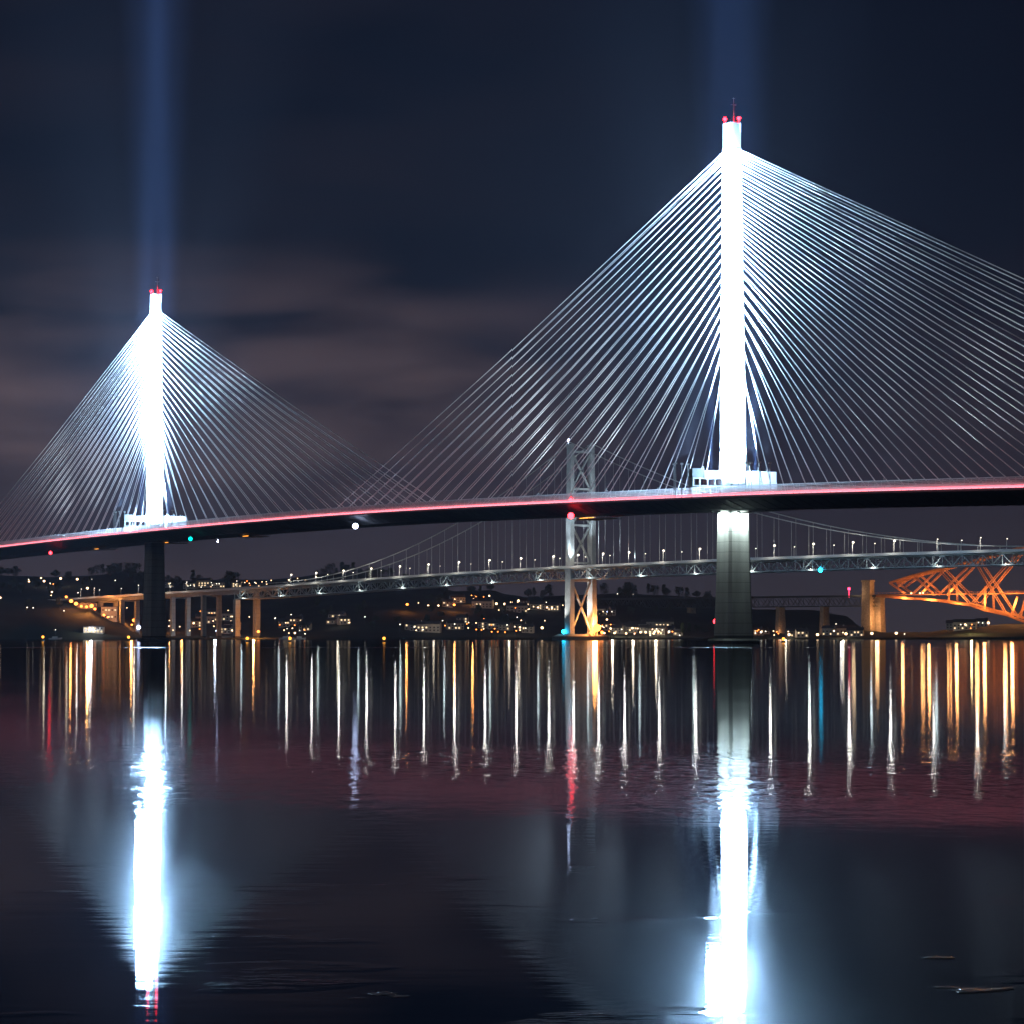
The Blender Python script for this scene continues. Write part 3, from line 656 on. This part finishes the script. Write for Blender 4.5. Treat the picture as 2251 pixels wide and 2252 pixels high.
# moored boats and lit buoys
def boat(px, Y, L_, label, rz):
    r = empty('boat', ((px - CX) / F * Y, Y, 0)); r.rotation_euler.z = rz; tag(r, label, 'boat', 'boats moored off the far shore')
    b = MB(); h = []
    for x, wd, z0, z1 in ((-.5, .16, .1, 1.2), (-.2, .2, -.3, 1.1), (.2, .18, -.3, 1.3), (.42, .08, 0, 1.6), (.5, .01, .6, 1.8)):
        h.append([(x * L_, -wd * L_, z1), (x * L_, -wd * L_ * .6, z0), (x * L_, wd * L_ * .6, z0), (x * L_, wd * L_, z1)])
    b.loft(h); b.build('hull', M['boat'], r)
    b = MB(); b.box((-.05 * L_, 0, 1.9), (.2 * L_, .12 * L_, .8)); b.build('cabin', M['white'], r)
    b = MB(); b.tube([(0, 0, 2.5), (0, 0, 2.5 + L_ * .5)], .07); b.build('mast', M['grey'], r)
    b = MB(); b.ball((0, 0, 2.6 + L_ * .5), .35); b.build('mast_light', LG['N'], r)
boat(123, 2610, 12, 'small white boat moored at far left off the shore', .2)
boat(632, 2590, 14, 'white boat moored right of the orange lit viaduct pier', -.3)
boat(660, 2600, 11, 'smaller white boat moored beside another right of the viaduct', .1)
def buoy(px, py, Y, label):
    q = at(px, py, Y); r = empty('buoy', (q.x, q.y, 0)); tag(r, label, 'buoy', 'lit buoys in the channel')
    b = MB(); b.tube([(0, 0, -.5), (0, 0, .5), (0, 0, .7)], [1.2, 1.2, .9], 12); b.build('float', M['dark'], r)
    b = MB()
    for k in range(4):
        a = k * math.pi / 2; b.bar((math.cos(a) * .8, math.sin(a) * .8, .6), (math.cos(a) * .2, math.sin(a) * .2, q.z - .5), .1)
    b.build('cage', M['dark'], r)
    b = MB(); b.ball((0, 0, q.z), .75); b.build('buoy_light', LG['Y'], r)
buoy(94.5, 1401, 1700, 'amber lit buoy farthest left on the water')
buoy(283, 1401.5, 1700, 'amber lit buoy just left of the left pylon pier')
buoy(544, 1404, 1500, 'amber lit buoy in front of the orange lit viaduct pier')
buoy(638, 1404, 1500, 'amber lit buoy in front of the moored boats')
buoy(845, 1404, 1500, 'amber lit buoy before the dark slope mid left')
buoy(1722, 1405.5, 1400, 'yellow lit buoy right of the right pylon pier')

# ------------------------------------------------------------------ suspension bridge
D2 = Vector((.62, -.785, 0)).normalized(); N2 = Vector((-D2.y, D2.x, 0)); O2 = Vector(((1276 - CX) / F * 2302, 2302, 0))
DZ2 = [(-1000, 34), (-789, 40), (-465, 46.8), (-200, 53.6), (0, 57.4), (250, 59.6), (465, 59.9), (700, 59.5)]
def dz2(t): return interp(DZ2, t)
def P2(t, n=0.0, z=0.0, rel=True): return O2 + D2 * t + N2 * n + UP * (z + (dz2(t) if rel else 0))
def t_of_px(px, n=0.0):
    lo, hi = -1100.0, 800.0
    for _ in range(50):
        m_ = (lo + hi) / 2; p = P2(m_, n); d = p - Vector((0, 0, CAMZ)); zc = d.y * CP + d.z * SP
        if CX + F * d.x / zc < px: lo = m_
        else: hi = m_
    return lo
sus = empty('suspension_bridge', O2); bpy.context.view_layer.update()
tag(sus, 'grey suspension bridge with lit deck and lattice tower behind the cable stayed bridge', 'bridge')
def on(mb, name, m, parent):
    o = mb.build(name, m); o.parent = parent; bpy.context.view_layer.update(); o.matrix_parent_inverse = parent.matrix_world.inverted(); return o
TS, TE, TT = -830, 620, -486
ts = [TS + i * 9.06 for i in range(int((TE - TS) / 9.06) + 1)]
b = MB(); b.loft([[P2(t, n, z) for n, z in ((-16.5, -1.0), (16.5, -1.0), (16.5, 0), (-16.5, 0))] for t in ts]); on(b, 'deck', M['frb'], sus)
for n in (-16.6, 16.6):
    b = MB(); b.loft([[P2(t, n + a, z) for a, z in ((-.15, -.9), (.15, -.9), (.15, 1.0), (-.15, 1.0))] for t in ts]); on(b, 'parapet', M['white'], sus)
tt = [t for t in ts if t >= TT]
for n in (-12, 12):
    b = MB()
    b.loft([[P2(t, n + a, z) for a, z in ((-.4, -2.0), (.4, -2.0), (.4, -1.2), (-.4, -1.2))] for t in tt])
    b.loft([[P2(t, n + a, z) for a, z in ((-.4, -9.6), (.4, -9.6), (.4, -8.8), (-.4, -8.8))] for t in tt])
    for i in range(len(tt) - 1):
        b.bar(P2(tt[i], n, -9.2), P2(tt[i], n, -1.6), .5)
        if i % 2: b.bar(P2(tt[i], n, -9.2), P2(tt[i + 1], n, -1.6), .6)
        else: b.bar(P2(tt[i], n, -1.6), P2(tt[i + 1], n, -9.2), .6)
    on(b, 'truss', M['frb'], sus)
b = MB()
for i in range(len(tt) - 1):
    b.bar(P2(tt[i], -12, -9.2), P2(tt[i], 12, -9.2), .5); b.bar(P2(tt[i], -12 if i % 2 else 12, -9.2), P2(tt[i + 1], 12 if i % 2 else -12, -9.2), .4)
    if i % 2: b.bar(P2(tt[i], -12, -1.8), P2(tt[i], 0, -9.0), .4); b.bar(P2(tt[i], 12, -1.8), P2(tt[i], 0, -9.0), .4)
on(b, 'cross_girder', M['frb'], sus)
tv = [t for t in ts if t <= TT + 10]
for n in (-9, 9):
    b = MB(); b.loft([[P2(t, n + a, z) for a, z in ((-1.2, -3.6), (1.2, -3.6), (1.2, -1.0), (-1.2, -1.0))] for t in tv]); on(b, 'viaduct_girder', M['frb'], sus)
# viaduct piers
for pc, wd in ((543, 5.4), (465, 4.2), (397, 4.2), (338, 4.2), (285, 4.2), (238, 4.2)):
    t = t_of_px(pc)
    for n in (-11 if wd > 5 else -8.5, 11 if wd > 5 else 8.5):
        b = MB(); zt = dz2(t) - (9.7 if pc == 543 and n < 0 else 3.6); base = P2(t, n, -1, False)
        b.box((base.x, base.y, (zt - 2) / 2), (wd / 2, wd * .4, (zt + 2) / 2), (N2, D2, UP))
        on(b, 'pier', M['pier'], sus)
    if pc != 543:
        b = MB(); b.box(P2(t, 0, -4.4), (8, 1.2, .8), (N2, D2, UP)); on(b, 'pier_cap', M['pier'], sus)
# tower
tw = []
for n in (-11.3, 11.3):
    b = MB()
    b.loft([[P2(d * k, n * q + e * k, z, False) for d, e in ((-3.1, -2.1), (3.1, -2.1), (3.1, 2.1), (-3.1, 2.1))] for z, k, q in ((4, 1.12, 1.04), (56, 1.0, 1.0), (152, .84, .93))])
    b.loft([[P2(d, n * .93 + e, z, False) for d, e in ((-3.0, -1.8), (3.0, -1.8), (3.0, 1.8), (-3.0, 1.8))] for z in (152.0, 155.5)])
    tw.append(on(b, 'tower_leg', M['frb'], sus))
for z0, z1 in ((7, 46), (62, 91), (91, 120), (120, 149)):
    for a, c in ((-1, 1), (1, -1)):
        b = MB(); b.bar(P2(0, 9.5 * a, z0, False), P2(0, 9.5 * c, z1, False), 1.5, 1.3); on(b, 'cross_brace', M['frb'], sus)
for z in (47, 61, 91, 120, 149.5):
    b = MB(); b.bar(P2(0, -10, z, False), P2(0, 10, z, False), 2.2, 1.6); on(b, 'tower_strut', M['frb'], sus)
b = MB(); b.loft([[P2(d, n, z, False) for d, n in ((-9 * k, -22 * k), (9 * k, -22 * k), (9 * k, 22 * k), (-9 * k, 22 * k))] for z, k in ((-2, 1), (2.5, 1), (4.5, .8))]); on(b, 'tower_base', M['pier'], sus)
# main cables
def cz(t):
    if t >= 0: return 62.3 + 94.7 * ((503 - t) / 503) ** 2
    if t > -432: return 157 + .4904 * t + .000568 * t * t
    return 51.0 + (t + 432) * .07
for n in (-11, 11):
    b = MB(); b.tube([P2(t, n, cz(t), False) for t in list(range(-486, 0, 18)) + [0] + list(range(15, 625, 15))], .42, 8); on(b, 'main_cable', M['frb'], sus)
for n in (-11, 11):
    t = -418
    while t < 440:
        if abs(t) > 8 and cz(t) - dz2(t) > 1.5:
            b = MB(); b.tube([P2(t, n, cz(t), False), P2(t, n, 0)], .16 if t < 380 else .3, 5); on(b, 'hanger', M['frb'], sus)
        t += 18.12
for n, z, c, r_ in ((-11, 158.6, 'B', 1.1), (-16, 6.5, 'C', 1.7)):
    b = MB(); b.ball(P2(-2, n, z, False), r_); b.bar(P2(-2, n, z - r_ - 2, False), P2(-2, n, z - r_ * .8, False), .3); on(b, 'tower_light', LG[c], sus)
q = at(1803, 1254, (P2(t_of_px(1803, -13), -13)).y)
b = MB(); b.ball(q, 1.6); b.bar(q, (q.x, q.y + 1, q.z + 2.5), .2); on(b, 'navigation_light', LG['C'], sus)
# lamp posts on the suspension bridge deck
def deck_lamp(s):
    p = MB(); p.tube([(0, 0, 0), (0, 0, 8.6), (.3, 0, 9.3)], [.2, .14, .1], 6); h = MB(); h.ball((.4, 0, 9.3), (.85 if s else .4), 10, 6, .8)
    return p.mesh('pole', M['white']), h.mesh('lamp_head', LG['N'])
DL = [deck_lamp(0), deck_lamp(1)]
near = [178, 207, 304, 374, 410, 640, 695, 755, 816, 879, 942, 1009, 1076, 1143.5, 1215, 1269, 1324, 1381, 1457, 1537, 1701, 1787, 1874, 1965, 2060, 2155]
far = [218, 266, 464, 520, 720, 776, 838, 901, 967, 1035, 1104, 1174, 1229, 1285, 1339, 1417, 1497, 1660, 1745, 1832, 1922, 2017, 2113, 2213]
DIM = {178, 207, 304, 374, 410, 2060, 2155}
for lst, n, sd in ((near, -15.2, 'near'), (far, 15.2, 'far')):
    for i, px in enumerate(lst):
        t = t_of_px(px, n); p = P2(t, n)
        k = 1 if sd == 'near' and px not in DIM else 0
        r = empty('lamp_post', p); tag(r, '%s lamp post from the left on the %s edge of the suspension bridge deck' % (ORD[i], sd), 'lamp post', 'lamp posts along the suspension bridge')
        put('pole', DL[k][0], (0, 0, 0), parent=r); put('lamp_head', DL[k][1], (0, 0, 0), parent=r)
        if sd == 'near': point(p + Vector((0, 0, 7.8)) - N2 * 4.2, 5200 if k else 2800, (1, .92, .78), .8, 'street_light')
for t in range(-470, 620, 62):                          # small work lamps along the bottom chord
    b = MB(); b.ball(P2(t, -12.9, -8.4), .32); on(b, 'walkway_light', LG['N'], sus)
    point(P2(t, -14.5, -8.8), 1300, (.85, 1, .95), .8, 'walkway_lamp')
# tower floodlights
for n in (-11.3, 11.3):
    spot(P2(58, n - 3, 1.5), P2(0, n, 116, False), 1.3e5, (.75, .9, 1), 46, .8)
    spot(P2(5, n - 30, 2.5), P2(0, n, 110, False), 1.1e5, (.75, .9, 1), 46, .8)
    spot(P2(-14, n - 14, 5, False), P2(0, n, 36, False), 2e5 if n > 0 else 1.1e5, (.95, .92, .85), 42, .8)
for d, n, z, q_ in ((7, 11, 9.5, 2.9), (8, 4, 5.5, 1.3), (8, 7.5, 7, 1.3), (7, 16, 6, 1.2)):
    b = MB(); b.ball(P2(d, n, z, False), q_, 10, 6); b.bar(P2(d, n, 3, False), P2(d, n, z - q_ * .9, False), .4); on(b, 'tower_light', LG['O'], sus)
point(P2(9, 7, 12, False), 7e4, ORG, 2.2); point(P2(-7, -4, 6, False), 1.5e4, ORG, 2.2)

# ------------------------------------------------------------------ cantilever railway bridge
D3 = Vector((.75, -.66, 0)).normalized(); N3 = Vector((-D3.y, D3.x, 0)); O3 = Vector(((1945 - CX) / F * 3000, 3000, 0))
def P3(t, n=0.0, z=0.0): return O3 + D3 * t + N3 * n + UP * z
def t3(px, n=0.0):
    lo, hi = -600.0, 400.0
    for _ in range(50):
        m_ = (lo + hi) / 2; p = P3(m_, n)
        if CX + F * p.x / (p.y * CP + 40 * SP) < px: lo = m_
        else: hi = m_
    return lo
can = empty('cantilever_bridge', O3); bpy.context.view_layer.update()
tag(can, 'orange lit steel cantilever railway bridge with stone portal pier at far right', 'bridge')
def z3(px, py): return at(px, py, P3(t3(px)).y).z
top = [(1963.6, 1282), (2016, 1265.5), (2071, 1252), (2149, 1233), (2251, 1204), (2310, 1190)]
bot = [(1936, 1311), (2063.6, 1320), (2095, 1325), (2142, 1331), (2174.5, 1342), (2223.6, 1352.7), (2251, 1363.6), (2300, 1380)]
def J(q, n): return P3(t3(q[0]), n, z3(*q))
dia = [((1963.6, 1282), (1998, 1305.5)), ((1982, 1291), (2016, 1265.5)), ((2016, 1265.5), (2060, 1305.5)), ((2016, 1305.5), (2071, 1252)), ((2071, 1252), (2142, 1328)), ((2072, 1309), (2149, 1233)),
       ((2149, 1233), (2223.6, 1352)), ((2146, 1328), (2251, 1206)), ((2095, 1289), (2095, 1325)), ((2174.5, 1289), (2174.5, 1342)), ((2233, 1355), (2246, 1312)), ((2246, 1360), (2290, 1290))]
for sg in (-1, 1):
    nn = lambda q: sg * (4.5 + max(0, (q[1] - 1204)) * .03)
    b = MB()
    for a, c in zip(top, top[1:]): b.bar(J(a, nn(a)), J(c, nn(c)), 2.0, 2.0)
    on(b, 'top_chord', M['red'], can)
    b = MB()
    for a, c in zip(bot, bot[1:]): b.bar(J(a, nn(a)), J(c, nn(c)), 2.2, 2.2)
    on(b, 'bottom_chord', M['red'], can)
    for a, c in dia:
        w_ = 2.6 if a[0] in (2149, 2071) or c[0] == 2251 else 1.8
        b = MB(); A, B = J(a, nn(a)), J(c, nn(c)); t_ = (B - A).normalized(); s_ = t_.cross(N3).normalized()
        for e in (-1, 1): b.bar(A + s_ * e * w_ * .4, B + s_ * e * w_ * .4, .7)
        L_ = (B - A).length; k = int(L_ / 2.5)
        for i in range(k):
            e = 1 if i % 2 else -1
            b.bar(A + (B - A) * (i / k) + s_ * e * w_ * .4, A + (B - A) * ((i + 1) / k) - s_ * e * w_ * .4, .35)
        on(b, 'diagonal_strut', M['red'], can)
RZ = z3(2000, 1308)
b = MB(); b.box(P3(135, 0, RZ), (150, 4.4, .6), (D3, N3, UP))
for i in range(60): b.bar(P3(-10 + i * 5, -4.3, RZ + .6), P3(-10 + i * 5, -4.3, RZ + 2.4), .2)
b.bar(P3(-15, -4.3, RZ + 2.4), P3(285, -4.3, RZ + 2.4), .25); on(b, 'railway_deck', M['red'], can)
b = MB()                                                 # approach girders
zt, zb = z3(1800, 1311), z3(1800, 1334)
for n in (-4, 4):
    b.bar(P3(-420, n, zt), P3(-6, n, zt), .9); b.bar(P3(-420, n, zb), P3(-6, n, zb), .9)
    for i in range(42):
        t = -420 + i * 9.8
        b.bar(P3(t, n, zb), P3(t + 9.8, n, zt) if i % 2 else P3(t, n, zt), .5); b.bar(P3(t, n, zt), P3(t + 9.8, n, zb), .5)
b.box(P3(-213, 0, zt - 1), (207, 5, .5), (D3, N3, UP))
on(b, 'approach_girder', M['dark'], can)
for px, wd in ((1812, 4.2), (1715, 4.2), (1519, 4.2), (1617, 4.2)):
    t = t3(px); b = MB()
    b.loft([[P3(t + d * k, n * k, z) for d, n in ((-wd * .5, -5), (wd * .5, -5), (wd * .5, 5), (-wd * .5, 5))] for z, k in ((-2, 1.35), (zb - 1, 1.0), (zb - .5, 1.15), (zb, 1.15))])
    on(b, 'stone_pier', M['stone'], can)
t = t3(1914); zz = z3(1914, 1276)
b = MB(); b.loft([[P3(t + d * k, n * k - 5, z) for d, n in ((-5, -4), (5, -4), (5, 4), (-5, 4))] for z, k in ((-2, 1.25), (zz - 16, 1.0), (zz - 2, 1.0), (zz - 1.9, 1.12), (zz, 1.12))]); on(b, 'portal_pier', M['stone'], can)
t = t3(1928); zz = z3(1928, 1313)
b = MB(); b.loft([[P3(t + d * k, n * k + 3, z) for d, n in ((-4.5, -4), (4.5, -4), (4.5, 4), (-4.5, 4))] for z, k in ((-2, 1.25), (zz - 2, 1.0), (zz - 1.9, 1.1), (zz, 1.1))]); on(b, 'portal_pier', M['stone'], can)
q = at(1866, 1295, P3(t3(1866), -6).y); b = MB(); b.ball(q, 1.5); b.bar(q - UP * 9, q - UP * 1.2, .4); on(b, 'signal_light', LG['P'], can)
for px, py in ((2003, 1305), (2022, 1305), (2029, 1304)):
    q = at(px, py, P3(t3(px), -5).y); b = MB(); b.ball(q, .9); on(b, 'rail_lamp', LG['W'], can)
for t in (30, 62, 95, 128, 160, 192, 222):
    z_ = RZ - 5 - max(0, t - 100) * .07
    point(P3(t, -13, z_), 2.6e4 * (.6 + t / 140), (1, .40, .12), 1.6)
    point(P3(t + 14, 3, RZ + 3), 2.0e4 * (.6 + t / 140), (1, .40, .12), 2.2)
point(P3(-2, -12, 20), 1.6e4, (1, .5, .2), 2.2); point(P3(-30, -14, zb + 14), 5e3, (1, .6, .3), 2.2); point(P3(-70, -8, 8), 1.6e3, (1, .5, .25), 2.2); point(P3(-128, -8, 8), 1.6e3, (1, .5, .25), 2.2)

# red light beside the right pylon pier and wet stones near the camera
def dolphin(px, py, Y, label):
    q = at(px, py, Y); r = empty('beacon', (q.x, q.y, 0)); tag(r, label, 'beacon')
    b = MB(); b.tube([(0, 0, -1), (0, 0, 2)], 1.3, 10); b.build('base', M['pier'], r)
    b = MB(); b.tube([(0, 0, 2), (0, 0, q.z - .8)], [.35, .2]); b.build('pole', M['grey'], r)
    b = MB(); b.ball((0, 0, q.z), 1.8, 10, 6); b.build('beacon_light', LG['R'], r)
dolphin(1574, 1367, 1700, 'red lit beacon on a pole beside the right pylon pier')
def stone(px, py, L_, h, label):
    d = ray(px, py); k = -CAMZ / d.z; p = Vector((d.x * k, d.y * k, 0)); rn = random.Random(int(px * 7 + py))
    b = MB()
    for q in range(16):
        u, v = max(-.55, min(.55, rn.gauss(0, .35))), max(-.35, min(.35, rn.gauss(0, .22))); f_ = max(.25, 1 - abs(u) * .6)
        b.ball((p.x + u * L_ * 2.2, p.y + v * L_ * 2.2, h * .1), L_ * rn.uniform(.5, .8) * f_, 9, 6, rn.uniform(.12, .34) * h / .016 * .35)
    tag(b.build('stone', M['rock']), label, 'stone', 'wet stones breaking the water')
for i, (px, py, L_, h) in enumerate(((2060, 2107, .10, .016), (2140, 2180, .13, .02), (2080, 2172, .08, .014), (2195, 2177, .1, .018), (845, 2186, .08, .012), (880, 2192, .06, .01), (790, 2196, .05, .01))):
    stone(px, py, L_, h, 'low dark wet stone, ' + ('farthest back at lower right', 'largest at lower right', 'left of the largest at lower right', 'rightmost at lower right', 'middle of three at lower centre', 'rightmost of three at lower centre', 'leftmost of three at lower centre')[i])
# ------------------------------------------------------------------ haze
hz = bpy.data.materials.new('night_haze'); hz.use_nodes = True; nt = hz.node_tree; nt.nodes.clear()
pv = N('ShaderNodeVolumePrincipled'); pv.inputs['Color'].default_value = (.70, .74, 1, 1); pv.inputs['Density'].default_value = 4.0e-5
wo = N('ShaderNodeOutputMaterial'); nt.links.new(pv.outputs[0], wo.inputs[1])
b = MB(); b.box((0, 2200, 209), (2600, 2400, 211))
tag(b.build('haze', hz), 'thin night haze catching the floodlight beams', 'haze', kind='stuff')

# ------------------------------------------------------------------ render settings
sc.view_settings.view_transform = 'Standard'; sc.view_settings.look = 'None'; sc.view_settings.exposure = 0; sc.view_settings.gamma = 1
cy = sc.cycles
cy.max_bounces = 4; cy.diffuse_bounces = 0; cy.glossy_bounces = 2; cy.transmission_bounces = 2; cy.volume_bounces = 0; cy.transparent_max_bounces = 8
cy.sample_clamp_indirect = 400; cy.sample_clamp_direct = 0
cy.caustics_reflective = False; cy.caustics_refractive = False
cy.use_denoising = True
cy.blur_glossy = 0
